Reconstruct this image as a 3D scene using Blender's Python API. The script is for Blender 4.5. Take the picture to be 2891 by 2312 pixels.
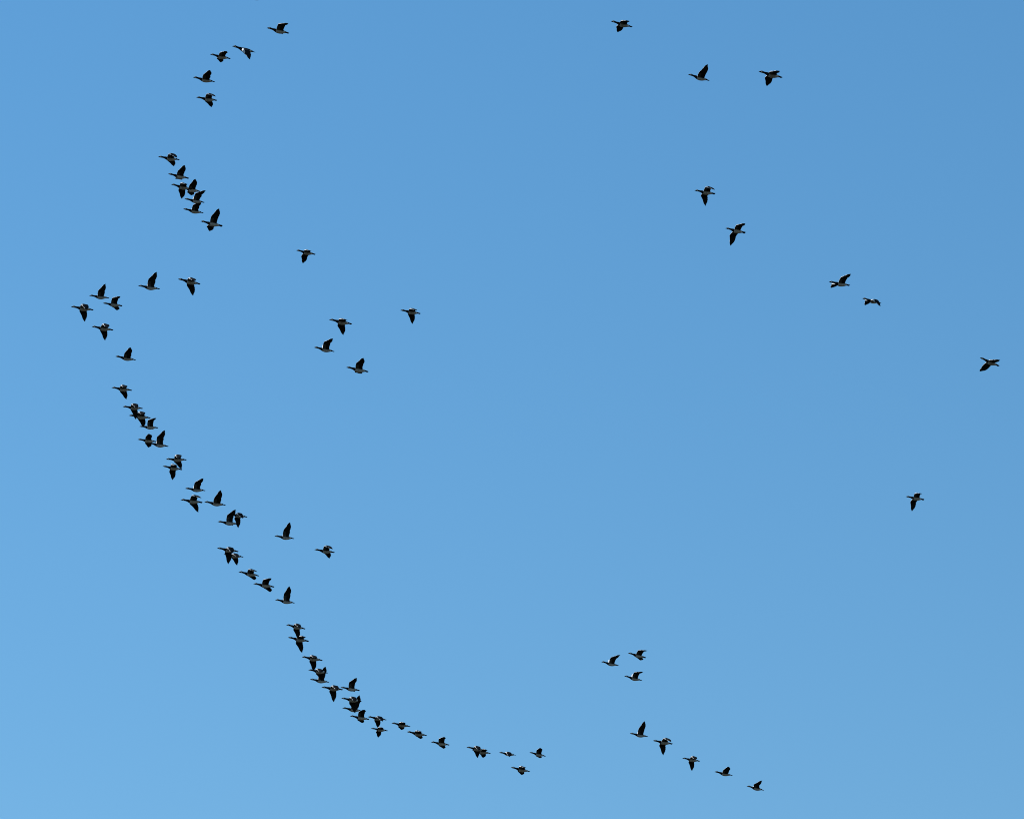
import bpy, math
from mathutils import Vector, Matrix, Euler

R = math.radians
for o in list(bpy.data.objects):
    bpy.data.objects.remove(o, do_unlink=True)
scene = bpy.context.scene
C = scene.collection

# ------------------------------------------------------------------ camera
cam_d = bpy.data.cameras.new('camera')
cam_d.sensor_width = 36.0
cam_d.angle = R(12.0)
cam_d.clip_start = 0.1
cam_d.clip_end = 60000.0
cam = bpy.data.objects.new('camera', cam_d)
cam.location = (0.0, 0.0, 1.7)
cam.rotation_euler = (R(90 + 22), 0.0, 0.0)
C.objects.link(cam)
scene.camera = cam

# ------------------------------------------------------------------ sky, sun, exposure
SUN_EL = R(44)
SUN_AZ = R(-66)            # clockwise from the viewing direction (+Y)
world = bpy.data.worlds.new('World')
scene.world = world
world.use_nodes = True
wn, wl = world.node_tree.nodes, world.node_tree.links
wn.clear()
sky = wn.new('ShaderNodeTexSky')
sky.sky_type = 'NISHITA'
sky.sun_disc = False
sky.sun_elevation = SUN_EL
sky.sun_rotation = SUN_AZ
sky.altitude = 0.0
sky.air_density = 1.47
sky.dust_density = 0.0
sky.ozone_density = 6.0
bg = wn.new('ShaderNodeBackground')
bg.inputs['Strength'].default_value = 0.1235
wo = wn.new('ShaderNodeOutputWorld')
deep = wn.new('ShaderNodeHueSaturation')       # hue and saturation grade: the same deeper blue over the whole sky
deep.inputs['Hue'].default_value = 0.4935
deep.inputs['Saturation'].default_value = 1.19
wl.new(sky.outputs['Color'], deep.inputs['Color'])
wl.new(deep.outputs['Color'], bg.inputs['Color'])
wl.new(bg.outputs['Background'], wo.inputs['Surface'])

sun_d = bpy.data.lights.new('sun', 'SUN')
sun_d.energy = 5.0
sun_d.angle = R(0.5)
sun_d.color = (1.0, 0.95, 0.87)
sun = bpy.data.objects.new('sun', sun_d)
to_sun = Vector((math.sin(SUN_AZ) * math.cos(SUN_EL), math.cos(SUN_AZ) * math.cos(SUN_EL), math.sin(SUN_EL)))
sun.rotation_euler = to_sun.to_track_quat('Z', 'Y').to_euler()
sun.location = (0, 0, 120)
C.objects.link(sun)

vs = scene.view_settings
vs.view_transform = 'Standard'
vs.look = 'None'
vs.gamma = 1.0
vs.exposure = 0.0
vs.use_curve_mapping = False
scene.cycles.filter_width = 0.95

# ------------------------------------------------------------------ materials
def material(name, dark, light=None, scale=40.0, kind='noise', rough=0.65, spec=0.25, stretch=(1, 1, 1), lo=0.4, hi=0.6):
    m = bpy.data.materials.new(name)
    m.use_nodes = True
    n, l = m.node_tree.nodes, m.node_tree.links
    b = n['Principled BSDF']
    b.inputs['Roughness'].default_value = rough
    b.inputs['Specular IOR Level'].default_value = spec
    tc = n.new('ShaderNodeTexCoord')
    mp = n.new('ShaderNodeMapping')
    mp.inputs['Scale'].default_value = stretch
    l.new(tc.outputs['Object'], mp.inputs['Vector'])
    if kind == 'bars':
        t = n.new('ShaderNodeTexWave')
        t.wave_type = 'BANDS'
        t.bands_direction = 'X'
        t.inputs['Scale'].default_value = scale
        t.inputs['Distortion'].default_value = 3.0
        t.inputs['Detail'].default_value = 2.0
        t.inputs['Detail Scale'].default_value = 2.0
        fac = t.outputs['Fac']
    else:
        t = n.new('ShaderNodeTexNoise')
        t.inputs['Scale'].default_value = scale
        t.inputs['Detail'].default_value = 5.0
        fac = t.outputs['Fac']
    l.new(mp.outputs['Vector'], t.inputs['Vector'])
    r = n.new('ShaderNodeValToRGB')
    light = light or dark
    r.color_ramp.elements[0].position = lo
    r.color_ramp.elements[0].color = (*dark, 1)
    r.color_ramp.elements[1].position = hi
    r.color_ramp.elements[1].color = (*light, 1)
    l.new(fac, r.inputs['Fac'])
    l.new(r.outputs['Color'], b.inputs['Base Color'])
    bp = n.new('ShaderNodeBump')
    bp.inputs['Strength'].default_value = 0.25
    bp.inputs['Distance'].default_value = 0.004
    l.new(fac, bp.inputs['Height'])
    l.new(bp.outputs['Normal'], b.inputs['Normal'])
    return m

M_BLACK = material('black_plumage', (0.005, 0.005, 0.006), (0.010, 0.010, 0.011), 60, rough=0.9, spec=0.08)
M_FACE = material('cream_face', (0.36, 0.35, 0.32), (0.52, 0.51, 0.47), 70)
M_BELLY = material('white_belly', (0.38, 0.375, 0.36), (0.52, 0.51, 0.49), 30)
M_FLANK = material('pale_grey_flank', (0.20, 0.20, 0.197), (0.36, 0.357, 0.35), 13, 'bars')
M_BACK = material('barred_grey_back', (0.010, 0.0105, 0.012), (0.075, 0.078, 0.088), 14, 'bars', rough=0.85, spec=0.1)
M_COVERT_SUNLIT = material('silver_coverts_sunlit_edge', (0.52, 0.53, 0.55), (0.74, 0.745, 0.76), 20)  # silver coverts, and the painted sunlit rim along the leading edge
M_UPPER = material('barred_upper_wing', (0.006, 0.0065, 0.008), (0.022, 0.0235, 0.027), 12, 'bars', rough=0.9, spec=0.03)  # far darker than the silver-grey wing: its shade is put into the colour
M_LINING = material('grey_wing_lining', (0.038, 0.039, 0.040), (0.066, 0.067, 0.068), 26)
M_FLIGHT = material('dark_flight_feathers', rough=0.9, spec=0.04, dark=(0.009, 0.0095, 0.011), light=(0.020, 0.021, 0.023), scale=34, stretch=(1, 3, 1))
M_BILL = material('black_bill', (0.010, 0.010, 0.011), (0.016, 0.016, 0.017), 50, rough=0.35, spec=0.5)
M_GRASS = material('meadow_grass', (0.018, 0.018, 0.011), (0.034, 0.032, 0.022), 0.06, rough=0.9, spec=0.1, lo=0.3, hi=0.7)
BODY_MATS = [M_BLACK, M_FACE, M_BELLY, M_FLANK, M_BACK, M_COVERT_SUNLIT, M_UPPER, M_LINING, M_FLIGHT]
BLACK, FACE, BELLY, FLANK, BACK, COVERT_SUNLIT, UPPER, LINING, FLIGHT = range(9)

def link_mesh(name, verts, faces, mats, fmat=None, parent=None, smooth=True):
    me = bpy.data.meshes.new(name)
    me.from_pydata([tuple(v) for v in verts], [], faces)
    for m in mats:
        me.materials.append(m)
    if fmat:
        me.polygons.foreach_set('material_index', fmat)
    me.polygons.foreach_set('use_smooth', [smooth] * len(me.polygons))
    me.update()
    o = bpy.data.objects.new(name, me)
    C.objects.link(o)
    if parent:
        o.parent = parent
    return o

# ------------------------------------------------------------------ ground under the flock
GN = 48
gv, gf = [(0, 0, 0)], []
radii = [40, 120, 300, 800, 2000, 6000, 16000, 30000]
for rr in radii:
    for k in range(GN):
        a = 2 * math.pi * k / GN
        gv.append((rr * math.cos(a), rr * math.sin(a), 0))
for k in range(GN):
    gf.append((0, 1 + k, 1 + (k + 1) % GN))
for j in range(len(radii) - 1):
    for k in range(GN):
        a, b = 1 + j * GN + k, 1 + j * GN + (k + 1) % GN
        gf.append((a, a + GN, b + GN, b))
ground = link_mesh('ground', gv, gf, [M_GRASS])
ground['kind'] = 'structure'

# ------------------------------------------------------------------ the goose
LEN = 0.64                    # bill tip to tail tip, metres
# station along the bird (0 bill tip .. 1 tail tip): centre height, half height, half width
PROFILE = [
    (0.050, 0.004, 0.017, 0.014), (0.066, 0.010, 0.029, 0.023), (0.085, 0.014, 0.040, 0.031),
    (0.110, 0.015, 0.046, 0.036), (0.140, 0.012, 0.046, 0.036), (0.170, 0.006, 0.042, 0.034),
    (0.205, -0.001, 0.039, 0.033), (0.245, -0.009, 0.041, 0.036), (0.285, -0.018, 0.047, 0.043),
    (0.320, -0.027, 0.056, 0.053), (0.355, -0.037, 0.067, 0.066), (0.385, -0.045, 0.076, 0.078),
    (0.410, -0.050, 0.083, 0.088), (0.430, -0.054, 0.088, 0.094), (0.460, -0.058, 0.095, 0.102),
    (0.500, -0.061, 0.101, 0.108), (0.550, -0.063, 0.104, 0.111), (0.600, -0.064, 0.102, 0.109),
    (0.650, -0.064, 0.096, 0.102), (0.690, -0.063, 0.088, 0.093), (0.720, -0.062, 0.080, 0.085),
    (0.750, -0.061, 0.071, 0.076), (0.785, -0.061, 0.060, 0.065), (0.820, -0.062, 0.049, 0.055),
    (0.850, -0.064, 0.039, 0.047), (0.880, -0.067, 0.026, 0.038)]
ANG = [5, 30, 50, 70, 90, 110, 130, 150, 175, 199, 224, 248, 270, 292, 316, 341]
NA = len(ANG)
T0, Z0 = 0.55, -0.06
W0, W1 = 12, 19               # body stations between which the wings grow out (0.41 .. 0.69)
NCH = W1 - W0 + 1
THICK = [0.40, 0.90, 1.0, 0.92, 0.72, 0.48, 0.26, 0.08]
CAMBER = [-0.020, 0.000, 0.016, 0.024, 0.024, 0.018, 0.008, -0.006]      # the front of the arm curls down
ARM, HAND = 0.40, 0.56
SHOULDER = (0.13, 0.075, 0.035)

def P(t, y, z):               # station, sideways, height -> body frame (X forward, Y left, Z up), metres
    return Vector((T0 - t, y, z - Z0)) * LEN

def sdir(dihedral, sweep, side):
    p, s = R(dihedral), R(sweep)
    return Vector((math.cos(p) * math.sin(s), side * math.cos(p) * math.cos(s), math.sin(p)))

def slerp(a, b, f):
    w = a.angle(b)
    if w < 1e-4:
        return a.copy()
    return (a * math.sin((1 - f) * w) + b * math.sin(f * w)) / math.sin(w)

FEATHER = [(0.0, 0.320), (0.34, 0.328), (0.52, 0.326), (0.66, 0.320), (0.82, 0.320), (0.91, 0.326), (1.0, 0.325)]
def table(tb, v):
    for (a, p), (b, q) in zip(tb, tb[1:]):
        if v <= b:
            return p + (q - p) * (v - a) / (b - a)
    return tb[-1][1]

def wing_rows(side, ang):
    """rows of (origin, direction, length, normal, thickness, arm fraction) from body to wing tip"""
    d1, d2 = sdir(ang[0], ang[1], side), sdir(ang[2], ang[3], side)
    S = Vector((SHOULDER[0], side * SHOULDER[1], SHOULDER[2]))
    W = S + d1 * (ARM * ang[4])
    back = Vector((-1, 0, -0.05)).normalized()
    c1 = (back - d1 * back.dot(d1) * 0.55).normalized()
    n1 = d1.cross(c1).normalized() * side
    cw = (back - d2 * back.dot(d2) * 0.35 - d1 * back.dot(d1) * 0.25).normalized()
    n2 = d2.cross(cw).normalized() * side
    rows = []
    arm_u = [0.10, 0.2, 0.32, 0.44, 0.56, 0.68, 0.80, 0.91]
    for i, u in enumerate(arm_u):
        org = S.lerp(W, u) - c1 * (0.020 * math.sin(math.pi * u))         # the leading edge bows in between shoulder and wrist
        ln = 0.310 + 0.025 * u - (0.010 if i % 2 else 0.0)
        rows.append((org, c1.lerp(cw, u * u * 0.7).normalized(), ln, n1.lerp(n2, 0.25 * u).normalized(), 0.062 * (1 - 0.35 * u), u))
    hv = [0.0, 0.08, 0.16, 0.25, 0.34, 0.43, 0.52, 0.60, 0.66, 0.72, 0.76, 0.82, 0.865, 0.91, 0.945, 1.0]
    for i, v in enumerate(hv):
        org = W + d2 * (0.42 * HAND * v)
        ln = table(FEATHER, v)
        if i % 2:
            ln *= (0.97 if v < 0.6 else 0.945 if v < 0.7 else 0.90)
        rows.append((org, slerp(cw, d2, v ** 0.92).normalized(), ln, n1.lerp(n2, 0.35 + 0.65 * min(1, v * 2)).normalized(), 0.036 * (1 - 0.50 * v ** 0.7), 1 + v))
    return rows

def make_goose(loc, size, att, near, far, label):
    verts, faces, fm = [], [], []
    ring = []
    for (t, z, rz, ry) in PROFILE:
        r0 = []
        for a in ANG:
            ca, sa = math.cos(R(a)), math.sin(R(a))
            zz = sa * rz
            if t > 0.38 and sa > 0:
                zz *= 0.88                                                # flatter back than belly
            r0.append(len(verts))
            verts.append(P(t, ry * ca, z + zz))
        ring.append(r0)
    def quad(a, b, c, d, m):
        faces.append((a, b, c, d)); fm.append(m)
    for i in range(len(ring) - 1):
        t = 0.5 * (PROFILE[i][0] + PROFILE[i + 1][0])
        for k in range(NA):
            if W0 <= i < W1 and k in (0, 7):
                continue                                                  # the wings are grown from these openings
            k2 = (k + 1) % NA
            up = 0.5 * (math.sin(R(ANG[k])) + math.sin(R(ANG[k2] + (360 if k2 == 0 else 0))))
            if t < 0.165:
                m = FACE if 0.06 < t < 0.15 and not (up > 0.55 and t > 0.1) and not (up > 0.2 and t > 0.13) and not (up < -0.5 and t < 0.11) and not (t < 0.08 and up < 0.4) else BLACK  # chin coloured black for the shade under the head
            elif t < 0.41:
                m = BLACK
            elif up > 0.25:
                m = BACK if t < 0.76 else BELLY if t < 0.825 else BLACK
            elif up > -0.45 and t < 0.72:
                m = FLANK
            else:
                m = BELLY if t < 0.825 else BLACK
            quad(ring[i][k], ring[i][k2], ring[i + 1][k2], ring[i + 1][k], m)
    for rr, t, m in ((ring[0], PROFILE[0][0] - 0.006, BLACK), (ring[-1], PROFILE[-1][0] + 0.006, BLACK)):
        z = PROFILE[0][1] if rr is ring[0] else PROFILE[-1][1]
        ci = len(verts); verts.append(P(t, 0, z))
        for k in range(NA):
            a, b = rr[k], rr[(k + 1) % NA]
            faces.append((ci, b, a) if rr is ring[0] else (ci, a, b)); fm.append(m)
    # eyes, set into the face
    for side in (1, -1):
        c = P(0.098, side * 0.0285, 0.021)
        e0 = len(verts)
        er = 0.0042
        for d in ((1, 0, 0), (0, 1, 0), (-1, 0, 0), (0, -1, 0), (0, 0, 1), (0, 0, -1)):
            verts.append(c + Vector(d) * er)
        for k in range(4):
            faces.append((e0 + k, e0 + (k + 1) % 4, e0 + 4)); fm.append(BLACK)
            faces.append((e0 + (k + 1) % 4, e0 + k, e0 + 5)); fm.append(BLACK)
    # wings: rows of feathers skinned from the openings in the flanks out to the tip
    for side, ang in ((1, near), (-1, far)):
        top_k, bot_k = (1, 0) if side == 1 else (7, 8)
        prev_t = [ring[i][top_k] for i in range(W0, W1 + 1)]
        prev_b = [ring[i][bot_k] for i in range(W0, W1 + 1)]
        for (org, d, ln, n, th, u) in wing_rows(side, ang):
            tt, bb = [], []
            bow = n.cross(d) * (side * -0.021 * max(0.0, u - 1.6) / 0.4)              # outer primaries curve forward
            for c in range(NCH):
                x = c / (NCH - 1)
                x = x ** 1.35
                camber = CAMBER[c] * max(0.15, min(1.0, 1.55 - 0.65 * u)) * min(1.0, 0.3 + 3 * u)
                mid = org + d * (ln * x) + n * camber + bow * math.sin(math.pi * x)
                h = 0.5 * th * THICK[c]
                for lst, sg in ((tt, 1), (bb, -1)):
                    lst.append(len(verts))
                    q = mid + n * (h * sg)
                    verts.append(q * LEN)
            for c in range(NCH - 1):
                x = (c + 0.5) / (NCH - 1)
                if u <= 1.02:
                    mt = COVERT_SUNLIT if x < 0.30 else UPPER
                    mb = LINING if 0.1 < x < 0.55 and u < 0.8 else FLIGHT
                else:
                    mt = COVERT_SUNLIT if (x < 0.30 - 0.2 * (u - 1) and u < 1.75) or (u > 1.93 and x < 0.60) else UPPER if x < 0.45 else FLIGHT  # pale strip near the tip paints the sunlit edge of the outer primary
                    mb = FLIGHT
                q1 = (prev_t[c], prev_t[c + 1], tt[c + 1], tt[c])
                q2 = (prev_b[c], bb[c], bb[c + 1], prev_b[c + 1])
                if side == -1:
                    q1, q2 = q1[::-1], q2[::-1]
                faces.append(q1); fm.append(mt)
                faces.append(q2); fm.append(mb)
            le = (prev_t[0], tt[0], bb[0], prev_b[0])
            te = (prev_t[-1], prev_b[-1], bb[-1], tt[-1])
            if side == -1:
                le, te = le[::-1], te[::-1]
            faces.append(le); fm.append(COVERT_SUNLIT if u < 1.75 else FLIGHT)  # leading edge coloured pale as a sunlit rim
            faces.append(te); fm.append(FLIGHT)
            prev_t, prev_b = tt, bb
        for c in range(NCH - 1):                                          # outermost primary, closed along its leading edge
            q = (prev_t[c], prev_t[c + 1], prev_b[c + 1], prev_b[c])
            faces.append(q if side == 1 else q[::-1]); fm.append(COVERT_SUNLIT if c < 4 else FLIGHT)  # sun on the dark primary's edge, painted pale
    goose = link_mesh('barnacle_goose', verts, faces, BODY_MATS, fm)
    yaw, pitch, roll = (R(a) for a in att)
    f = Vector((-math.cos(yaw), -math.sin(yaw), 0)); l = Vector((math.sin(yaw), -math.cos(yaw), 0)); u = Vector((0, 0, 1))
    f2 = f * math.cos(pitch) + u * math.sin(pitch); u2 = u * math.cos(pitch) - f * math.sin(pitch)
    l2 = l * math.cos(roll) - u2 * math.sin(roll); u3 = u2 * math.cos(roll) + l * math.sin(roll)
    m3 = Matrix((f2, l2, u3)).transposed()
    goose.rotation_euler = m3.to_euler()
    goose.location = loc
    goose.scale = (size, size, size)
    goose['label'] = label
    goose['category'] = 'goose'
    goose['group'] = 'barnacle geese flying across the blue sky'
    b = bpy.data.objects.new('bill', BILL); C.objects.link(b); b.parent = goose
    t = bpy.data.objects.new('tail', TAIL); C.objects.link(t); t.parent = goose
    return goose

def bill_mesh():
    verts, faces, n = [], [], 10
    secs = [(0.0, -0.005, 0.006, 0.008), (0.006, -0.003, 0.011, 0.011), (0.020, 0.000, 0.015, 0.0135), (0.038, 0.003, 0.020, 0.0155), (0.058, 0.007, 0.026, 0.019)]
    for (t, z, rz, ry) in secs:
        for k in range(n):
            a = 2 * math.pi * k / n
            verts.append(P(t, ry * math.cos(a), z + rz * math.sin(a) * (0.8 if math.sin(a) < 0 else 1)))
    for i in range(len(secs) - 1):
        for k in range(n):
            k2 = (k + 1) % n
            faces.append((i * n + k, i * n + k2, (i + 1) * n + k2, (i + 1) * n + k))
    faces.append(tuple(range(n))[::-1])
    faces.append(tuple(range((len(secs) - 1) * n, len(secs) * n)))
    me = bpy.data.meshes.new('bill'); me.from_pydata([tuple(v) for v in verts], [], faces)
    me.materials.append(M_BILL); me.polygons.foreach_set('use_smooth', [True] * len(me.polygons)); me.update()
    return me

def tail_mesh():                                                          # rounded fan of overlapping stiff feathers
    verts, faces = [], []
    nf = 9
    for j in range(nf):
        s = (j - (nf - 1) / 2) / ((nf - 1) / 2)
        end = 1.0 - 0.030 * s * s
        y0, y1 = 0.034 * s, 0.078 * s
        z0, z1 = -0.064 - 0.002 * abs(s), -0.082 - 0.010 * s * s
        secs = [(0.0, 0.012, 0.020), (0.35, 0.0145, 0.013), (0.75, 0.014, 0.007), (0.93, 0.011, 0.004), (1.0, 0.003, 0.002)]
        b0 = len(verts)
        for (g, hw, ht) in secs:
            t = 0.845 + (end - 0.845) * g
            y, z = y0 + (y1 - y0) * g, z0 + (z1 - z0) * g - 0.001 * (j % 2)
            for (a, b) in ((-1, 0), (0, 1), (1, 0), (0, -1)):
                verts.append(P(t, y + a * hw, z + b * ht))
        for i in range(len(secs) - 1):
            for k in range(4):
                k2 = (k + 1) % 4
                faces.append((b0 + i * 4 + k, b0 + i * 4 + k2, b0 + i * 4 + 4 + k2, b0 + i * 4 + 4 + k))
        faces.append((b0, b0 + 1, b0 + 2, b0 + 3))
        e = b0 + (len(secs) - 1) * 4
        faces.append((e + 3, e + 2, e + 1, e))
    me = bpy.data.meshes.new('tail'); me.from_pydata([tuple(v) for v in verts], [], faces)
    me.materials.append(M_BLACK); me.update()
    return me

BILL, TAIL = bill_mesh(), tail_mesh()

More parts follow.
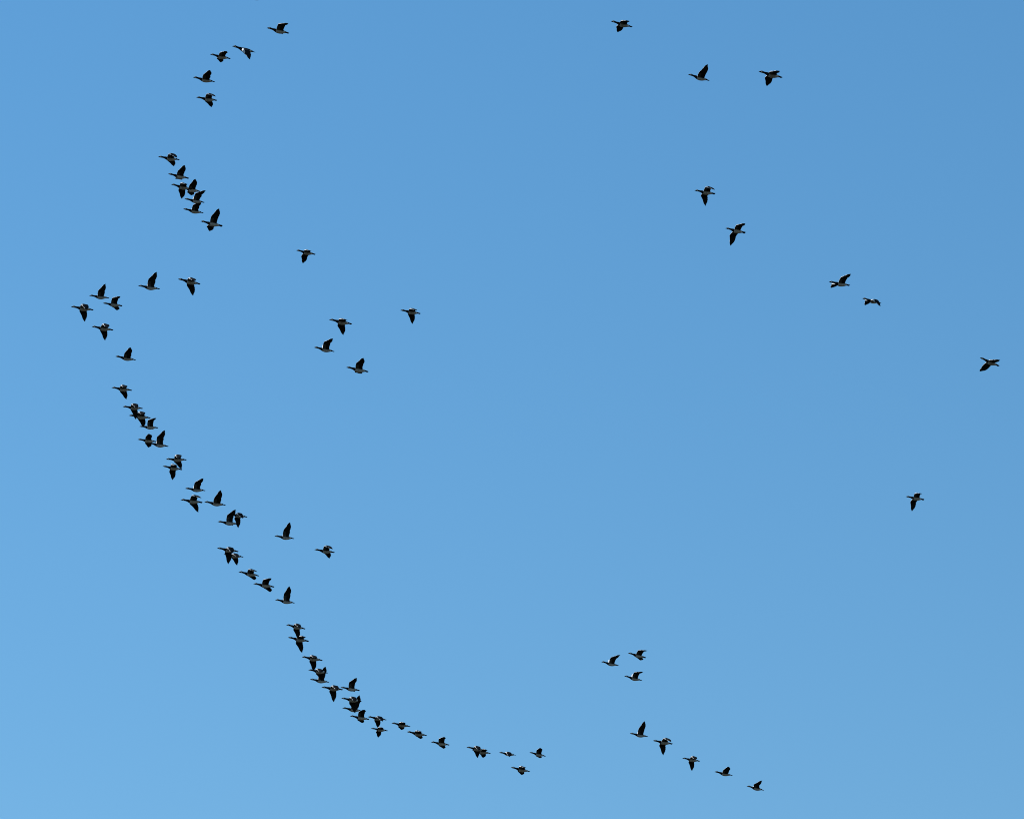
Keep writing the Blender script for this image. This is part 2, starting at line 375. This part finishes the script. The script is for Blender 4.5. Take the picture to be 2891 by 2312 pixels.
# position, size, (heading toward viewer, nose up, bank), near wing, far wing: (arm dihedral, arm sweep, hand dihedral, hand sweep, reach of the bent arm)
FLOCK = [
    ((-7.89, 134.42, 69.67), 1.011, (7, 1, 13), (41, -1, 17, -37, 1.01), (44, -5, 33, -33, 1.01),
     'goose cut off by the top edge with only a sliver of belly showing'),
    ((-6.85, 128.68, 65.68), 1.062, (13, 3, 7), (20, -0, -6, -44, 1.00), (22, -1, -1, -48, 1.00),
     'goose with bent raised wing, rightmost of the five at upper left'),
    ((-7.69, 126.21, 63.85), 1.088, (14, 4, 26), (-11, 4, -38, -49, 1.00), (-5, 2, -24, -53, 1.00),
     'goose with both wings swept fully down, second from right of the upper left five'),
    ((-9.00, 135.78, 68.32), 1.005, (12, 2, 7), (5, 2, -8, -30, 1.00), (6, 4, -3, -29, 1.00),
     'goose with half spread wings, middle one of the five at upper left'),
    ((-9.17, 131.29, 65.35), 1.044, (9, 3, 16), (24, -1, 13, -27, 0.99), (29, -8, 26, -26, 0.99),
     'goose with one pointed raised wing, just above the lowest of the upper left five'),
    ((-9.37, 135.55, 66.76), 1.011, (10, -1, 4), (8, -2, -25, -56, 1.03), (5, -12, -12, -38, 1.03),
     'goose with drooping wings, lowest of the five at upper left'),
    ((-10.41, 134.63, 64.32), 1.023, (9, -1, 7), (6, -2, -29, -53, 1.03), (2, -11, -13, -36, 1.03),
     'topmost goose of the tight column of seven, far wing hanging down'),
    ((-10.17, 135.52, 64.13), 1.018, (11, 3, 2), (10, 2, 12, -27, 1.01), (7, 2, 18, -28, 1.01),
     'goose with raised wing and dark lump below, second from top in column of seven'),
    ((-10.03, 135.00, 63.53), 1.013, (12, 4, 2), (-3, 6, -22, -33, 0.99), (-2, 0, -24, -28, 0.99),
     'goose with long wing hanging straight down, leftmost in the middle of the column of seven'),
    ((-9.99, 138.27, 64.94), 1.031, (11, 4, 1), (5, 4, 10, -21, 0.99), (5, 3, 8, -26, 0.99),
     'goose with raised wing whose head hides against its left neighbour in the column of seven'),
    ((-9.72, 136.34, 63.68), 0.987, (12, 0, 9), (42, -12, 10, -58, 1.03), (46, -17, 27, -57, 1.03),
     'goose with bent wing reaching far right, third from bottom in the column of seven'),
    ((-9.88, 138.19, 64.17), 1.006, (10, 2, 13), (32, -1, 11, -36, 1.00), (35, -7, 26, -33, 1.00),
     'goose with raised wing hidden behind the belly above, second lowest of the seven'),
    ((-8.91, 132.36, 61.12), 1.048, (15, 2, -8), (17, 3, 11, -25, 1.02), (16, 6, 8, -25, 1.02),
     'lowest goose of the column of seven, one wing high and the other low'),
    ((-13.00, 141.28, 62.60), 0.986, (7, -1, 9), (35, -2, 28, -44, 0.99), (39, -5, 40, -38, 0.99),
     'goose with tall raised wing directly above the leftmost goose of all'),
    ((-12.70, 142.71, 62.95), 0.977, (8, 0, -3), (18, -4, -9, -46, 1.08), (11, -18, 6, -25, 1.08),
     'goose with bent wing up and small wing tip below, nestled under a tall-winged goose'),
    ((-10.95, 135.32, 60.34), 1.030, (8, 0, 7), (47, -4, 27, -45, 1.02), (50, -8, 41, -42, 1.02),
     'goose with tall raised wing, rightmost but one above the far left tip'),
    ((-9.51, 132.08, 59.12), 1.056, (8, 5, 1), (-6, -2, -32, -31, 0.99), (-5, -5, -33, -43, 0.99),
     'goose with long hanging wing, right of a tall-winged goose above the far left group'),
    ((-12.77, 133.45, 58.85), 1.047, (8, 0, 3), (-2, 1, -41, -38, 0.99), (1, 2, -44, -41, 0.99),
     'leftmost goose of all, at the tip of the long curve, far wing hanging'),
    ((-12.40, 136.23, 59.38), 1.026, (8, 1, 2), (2, -5, -36, -27, 1.00), (5, 0, -39, -37, 1.00),
     'goose with hanging wing just below and right of the leftmost goose'),
    ((-11.90, 138.90, 59.51), 1.008, (8, 2, 12), (28, 0, 20, -27, 0.99), (32, -5, 31, -24, 0.99),
     'lone goose with short raised wing, alone below the far left tip of the curve'),
    ((-12.13, 140.55, 59.16), 0.999, (4, 1, 2), (0, -4, -31, -24, 1.00), (1, -0, -27, -39, 1.00),
     'goose with slanting hanging wing, alone above the tight stack on the left curve'),
    ((-11.58, 138.28, 57.62), 0.966, (5, -2, 2), (-1, 0, -39, -38, 0.99), (2, 0, -44, -37, 0.99),
     'top goose of the tight left stack, hanging wing crossing the neck of the next goose'),
    ((-11.51, 140.15, 58.07), 1.059, (4, 0, 2), (5, -1, -32, -23, 1.01), (4, -1, -25, -30, 1.01),
     'middle goose of the tight left stack, its neck crossed by a wing from above'),
    ((-11.83, 147.72, 60.75), 0.955, (8, -4, -2), (33, -3, -5, -50, 1.04), (33, -0, -5, -46, 1.04),
     'goose with bent raised wing, lowest of the tight left stack, head touched by a wing'),
    ((-11.49, 142.96, 58.39), 0.937, (5, 0, -1), (6, -1, -9, -17, 1.03), (2, -0, -1, -18, 1.03),
     'goose with short blunt raised wing, left one of an overlapping pair below the left stack'),
    ((-11.27, 144.77, 58.96), 1.028, (8, 1, 6), (47, 4, 29, -46, 1.01), (49, -0, 42, -41, 1.01),
     'goose with tall raised wing and hidden head, right of a pair below left stack'),
    ((-10.40, 140.97, 56.97), 1.002, (0, -4, 2), (5, -6, -36, -22, 1.01), (5, 6, -31, -42, 1.01),
     'upper goose of an overlapping pair, hanging wing touching the tail of the goose below'),
    ((-10.76, 144.24, 57.96), 0.980, (9, 2, -2), (-5, 7, -25, -32, 1.00), (-5, 5, -29, -27, 1.00),
     'lower goose of an overlapping pair, long wing hanging straight down, tail under a wing tip'),
    ((-9.83, 141.60, 56.21), 1.000, (8, -2, 8), (42, -5, 12, -47, 1.02), (44, -8, 27, -41, 1.02),
     'goose with long bent raised wing, above a goose with flat near wing, mid curve'),
    ((-9.62, 137.12, 54.11), 1.035, (9, -1, -4), (7, -5, -26, -59, 1.02), (6, -10, -30, -55, 1.02),
     "goose with flat near wing and slanting hanging wing, tail touching a neighbour's bill, mid curve"),
    ((-9.02, 138.79, 54.67), 1.022, (7, 1, 9), (30, -3, 30, -32, 0.99), (33, -8, 38, -29, 0.99),
     'goose with frayed pointed raised wing, its bill at the tail of its left neighbour'),
    ((-8.80, 141.75, 55.16), 1.001, (8, -1, -7), (30, -2, 11, -45, 1.03), (28, -2, 9, -43, 1.03),
     'goose with tall bent raised wing covering the head of the goose on its right'),
    ((-8.81, 146.97, 57.38), 0.966, (11, 0, 2), (-9, 12, -39, -55, 0.98), (-5, 7, -56, -53, 0.98),
     'goose with hidden head behind a raised wing, white stripe and long hanging wing'),
    ((-7.19, 144.83, 55.83), 0.982, (6, -0, 5), (48, -4, 32, -38, 1.02), (49, -8, 42, -36, 1.02),
     'goose with tall pointed wing, alone to the right of the mid curve'),
    ((-5.81, 142.44, 54.48), 0.999, (8, -0, 2), (12, -1, -27, -53, 1.03), (8, -13, -16, -37, 1.03),
     'lone goose with arched wings, furthest right beside the mid curve, below a tall-winged goose'),
    ((-8.58, 138.51, 53.06), 1.028, (9, 1, 2), (-9, 4, -42, -38, 0.98), (-4, 2, -55, -39, 0.98),
     'goose with white stripe overlapping a hidden-headed goose, left of two hanging wings'),
    ((-8.80, 145.04, 55.29), 0.982, (5, 1, 6), (-6, 3, -29, -37, 0.98), (-0, 2, -37, -44, 0.98),
     'goose with head hidden behind its left neighbour, right of two hanging wings side by side'),
    ((-8.09, 141.34, 53.32), 1.009, (9, 3, 3), (8, 1, -20, -54, 1.05), (1, -20, -1, -31, 1.05),
     'goose with arched near wing, first below the pair with two hanging wings'),
    ((-7.59, 140.80, 52.75), 1.014, (5, 2, -3), (10, -2, -7, -44, 1.04), (6, -18, 1, -31, 1.04),
     'goose with flat topped raised wing and small tip below, between arched and tall-winged geese'),
    ((-7.16, 145.38, 53.87), 0.983, (6, 2, 6), (53, 0, 30, -28, 1.04), (54, -5, 40, -28, 1.04),
     'goose with very tall raised wing on the curve, just above the lower stacked pairs'),
    ((-6.68, 142.73, 52.08), 0.950, (7, 5, -1), (-6, 5, -37, -39, 1.00), (-4, -0, -41, -48, 1.00),
     'upper goose of a vertical pair, hanging wing lying over the goose below'),
    ((-6.68, 144.67, 52.35), 1.048, (8, 3, -5), (-8, -8, -26, -25, 0.99), (-6, -2, -34, -48, 0.99),
     'lower goose of a vertical pair, crossed by a wing, own long wing hanging'),
    ((-6.12, 141.89, 50.75), 1.012, (5, 3, -1), (-6, 7, -29, -29, 0.98), (-2, 3, -38, -33, 0.98),
     'goose with white shoulder and wing hanging onto the neck of the goose below it'),
    ((-6.12, 146.43, 51.89), 0.975, (3, 3, 3), (-4, 5, -31, -33, 0.99), (-1, 4, -32, -48, 0.99),
     "goose with white stripe, neck crossed by a wing and another goose's wing tip rising behind"),
    ((-6.15, 148.34, 52.23), 0.977, (7, 1, 5), (51, -8, 27, -33, 1.04), (52, -13, 37, -35, 1.04),
     'goose whose raised wing passes behind the striped goose directly above it'),
    ((-5.44, 140.70, 49.38), 1.023, (7, -1, -0), (-7, 1, -38, -36, 0.98), (-3, 2, -50, -39, 0.98),
     'large goose with notched hanging wing, tail touching the head of the goose on its right'),
    ((-5.17, 148.47, 52.00), 0.970, (7, 2, -6), (26, 2, 7, -40, 1.02), (25, -1, 5, -44, 1.02),
     'goose with bent raised wing, its bill at the tail of a goose with notched wing'),
    ((-4.98, 144.40, 50.26), 0.993, (3, 3, -3), (-9, 3, -40, -40, 0.99), (-7, 1, -46, -54, 0.99),
     'goose with white stripe and hanging wing lying across the body of the goose below'),
    ((-5.07, 147.93, 51.12), 1.000, (8, 1, 5), (38, -14, 36, -36, 1.01), (39, -20, 43, -39, 1.01),
     'goose crossed by a hanging wing, its own raised wing tip showing above the striped goose'),
    ((-4.78, 146.22, 50.28), 0.965, (7, 3, -5), (17, 2, -10, -29, 1.08), (8, -4, 7, -29, 1.08),
     'goose with blunt raised wing and dark wing tip below, at foot of a stack'),
    ((-4.30, 148.88, 51.14), 0.970, (10, 1, 6), (-5, 7, -34, -44, 1.00), (-4, 1, -33, -34, 1.00),
     'goose with white stripe and hanging wing that ends on the goose right below'),
    ((-4.51, 158.76, 54.02), 0.917, (9, 0, 1), (-4, 11, -18, -30, 0.99), (-2, 10, -22, -23, 0.99),
     'goose with bright white wing top, touched by the hanging wing of the goose above'),
    ((-3.55, 149.51, 51.13), 0.966, (8, 3, 5), (-0, 10, -12, -34, 1.00), (-2, 2, -4, -25, 1.00),
     'goose with white wing top and short dark wing below, first of three trailing right'),
    ((-2.93, 144.55, 49.20), 0.999, (5, 4, 5), (1, 6, -14, -36, 1.02), (-2, -8, -2, -28, 1.02),
     'goose with white wing top, second of three trailing right along the low curve'),
    ((-2.31, 151.44, 51.13), 0.956, (4, 3, -3), (12, 4, -8, -33, 1.04), (6, -7, 3, -29, 1.04),
     'goose with curled raised wing, third of three trailing right, left of an overlapping pair'),
    ((-1.14, 150.31, 50.58), 0.949, (5, 3, 4), (-1, 6, -35, -33, 0.99), (3, 4, -38, -41, 0.99),
     'left goose of the lowest overlapping pair, two wings hanging like a fork'),
    ((-0.97, 152.16, 51.08), 0.966, (8, 3, 4), (-0, -2, -14, -27, 1.00), (-0, -8, -10, -26, 1.00),
     'right goose of the lowest overlapping pair, head hidden, short hanging wing'),
    ((-0.12, 158.46, 53.05), 0.920, (4, 3, 16), (8, 9, -30, -26, 1.00), (13, 6, -16, -32, 1.00),
     'small pale goose with folded looking grey wings, between a pair and the last geese'),
    ((0.92, 161.69, 54.08), 0.905, (5, 7, -2), (14, 4, -6, -20, 1.05), (6, -6, 9, -26, 1.05),
     'goose with short blunt raised wing at the right end of the long curve'),
    ((0.30, 148.01, 49.14), 0.979, (8, 5, 4), (3, 8, -17, -33, 1.01), (-0, -2, -5, -29, 1.01),
     'lowest goose of the long curve, bright wing top and dark wing below'),
    ((3.27, 152.47, 54.23), 0.945, (13, 3, 6), (40, -2, 14, -62, 1.01), (43, -12, 25, -66, 1.01),
     'left goose of the trio at lower right, wing raised and swept back'),
    ((4.11, 150.34, 53.78), 0.956, (12, 6, -2), (14, -3, -9, -52, 1.06), (6, -28, 8, -29, 1.06),
     'top goose of the trio at lower right, flat wing above and small tip below'),
    ((4.01, 151.59, 53.42), 0.951, (12, 5, 9), (38, -2, 2, -52, 1.02), (42, -12, 16, -55, 1.02),
     'bottom goose of the trio at lower right, wing bent flat to the right'),
    ((4.19, 151.99, 51.60), 0.953, (6, 3, 5), (44, -2, 37, -36, 1.00), (45, -11, 43, -40, 1.00),
     'first goose of the diagonal row of five at lower right, tall wing raised'),
    ((4.76, 145.53, 49.24), 0.993, (12, 1, -5), (-1, 1, -34, -43, 0.99), (0, -1, -45, -44, 0.99),
     'second goose in the diagonal row of five, arched near wing and long hanging wing'),
    ((6.04, 155.88, 52.01), 0.933, (6, 3, -4), (-2, -1, -39, -24, 0.99), (1, 1, -46, -40, 0.99),
     'middle goose of the diagonal row of five, white stripe and thin hanging wing'),
    ((6.95, 152.19, 50.34), 0.954, (6, 5, 10), (22, -1, 11, -23, 1.00), (25, -12, 20, -29, 1.00),
     'fourth goose in the diagonal row of five, short wing raised'),
    ((8.16, 155.63, 50.93), 0.936, (9, 6, 8), (18, 17, 23, -52, 0.99), (22, 3, 29, -52, 0.99),
     'last goose of the diagonal row of five, nearest the bottom edge, wing swept back'),
    ((-6.50, 141.26, 64.12), 0.983, (13, 2, 3), (-10, 12, -20, -31, 0.99), (-9, 11, -22, -21, 0.99),
     'lone goose with rounded hanging wing, above the central four, right of column of seven'),
    ((-5.01, 131.94, 57.77), 1.062, (8, 3, 2), (-9, 5, -19, -38, 0.98), (-5, 0, -29, -39, 0.98),
     'goose with long hanging wing, upper left of the central four'),
    ((-3.13, 139.50, 61.32), 1.000, (7, 2, 2), (-4, 2, -24, -36, 0.97), (2, -2, -39, -37, 0.97),
     'goose with long hanging wing, rightmost of the central four'),
    ((-5.74, 138.18, 59.50), 1.013, (10, 3, 10), (42, 2, 12, -44, 1.02), (45, -5, 28, -42, 1.02),
     'goose with raised bent wing, leftmost of the central four'),
    ((-4.56, 133.70, 56.98), 1.051, (8, 4, -1), (14, 4, 6, -28, 1.03), (9, -4, 17, -24, 1.03),
     'lowest goose of the central four, raised wing with pale frayed tip'),
    ((3.29, 129.94, 66.52), 1.050, (14, 4, 9), (-2, 11, -12, -29, 0.98), (0, 8, -10, -22, 0.98),
     'goose with short rounded wing below, highest of the scattered geese on the right'),
    ((5.63, 131.61, 65.57), 1.041, (11, 7, 14), (24, 1, 36, -35, 0.97), (29, -14, 43, -42, 0.97),
     'goose with pointed frayed raised wing, left of a pair near the upper right'),
    ((7.38, 124.76, 62.34), 1.106, (13, 4, 7), (-8, 11, -9, -32, 0.96), (-1, 6, -20, -26, 0.96),
     'goose with broad wing hanging below, right of a pair near the upper right'),
    ((5.92, 135.36, 63.52), 1.021, (13, -1, -3), (3, 3, -31, -52, 0.99), (4, -1, -44, -46, 0.99),
     'goose with thin wing tip and long curved hanging wing, upper of two right of centre'),
    ((6.87, 136.17, 62.60), 1.018, (18, 1, -10), (-2, 7, -18, -31, 0.99), (-1, 7, -32, -23, 0.99),
     'goose with white wing edge and long swept hanging wing, lower of two right of centre'),
    ((9.78, 133.04, 59.47), 1.048, (18, -3, 2), (17, 5, -0, -32, 1.04), (18, 17, 1, -19, 1.04),
     'goose with wing raised back, other wing under its neck, upper of far right pair'),
    ((11.14, 138.26, 61.16), 1.008, (20, 0, 20), (-0, 13, -33, -45, 0.99), (2, 12, -23, -25, 0.99),
     'goose with both wings bowed downward like an arch, lower of the far right pair'),
    ((14.35, 134.91, 57.72), 1.040, (23, 9, 4), (-16, 20, -6, -34, 0.97), (-16, 8, -7, -16, 0.97),
     'rightmost goose of all, wings spread in a straight diagonal'),
    ((13.06, 147.10, 58.03), 0.964, (11, 1, -9), (-1, 10, -24, -30, 0.99), (1, 8, -38, -24, 0.99),
     'lone goose below the rightmost goose, flat white-topped wing and long hanging wing'),
]
for g in FLOCK:
    make_goose(*g)
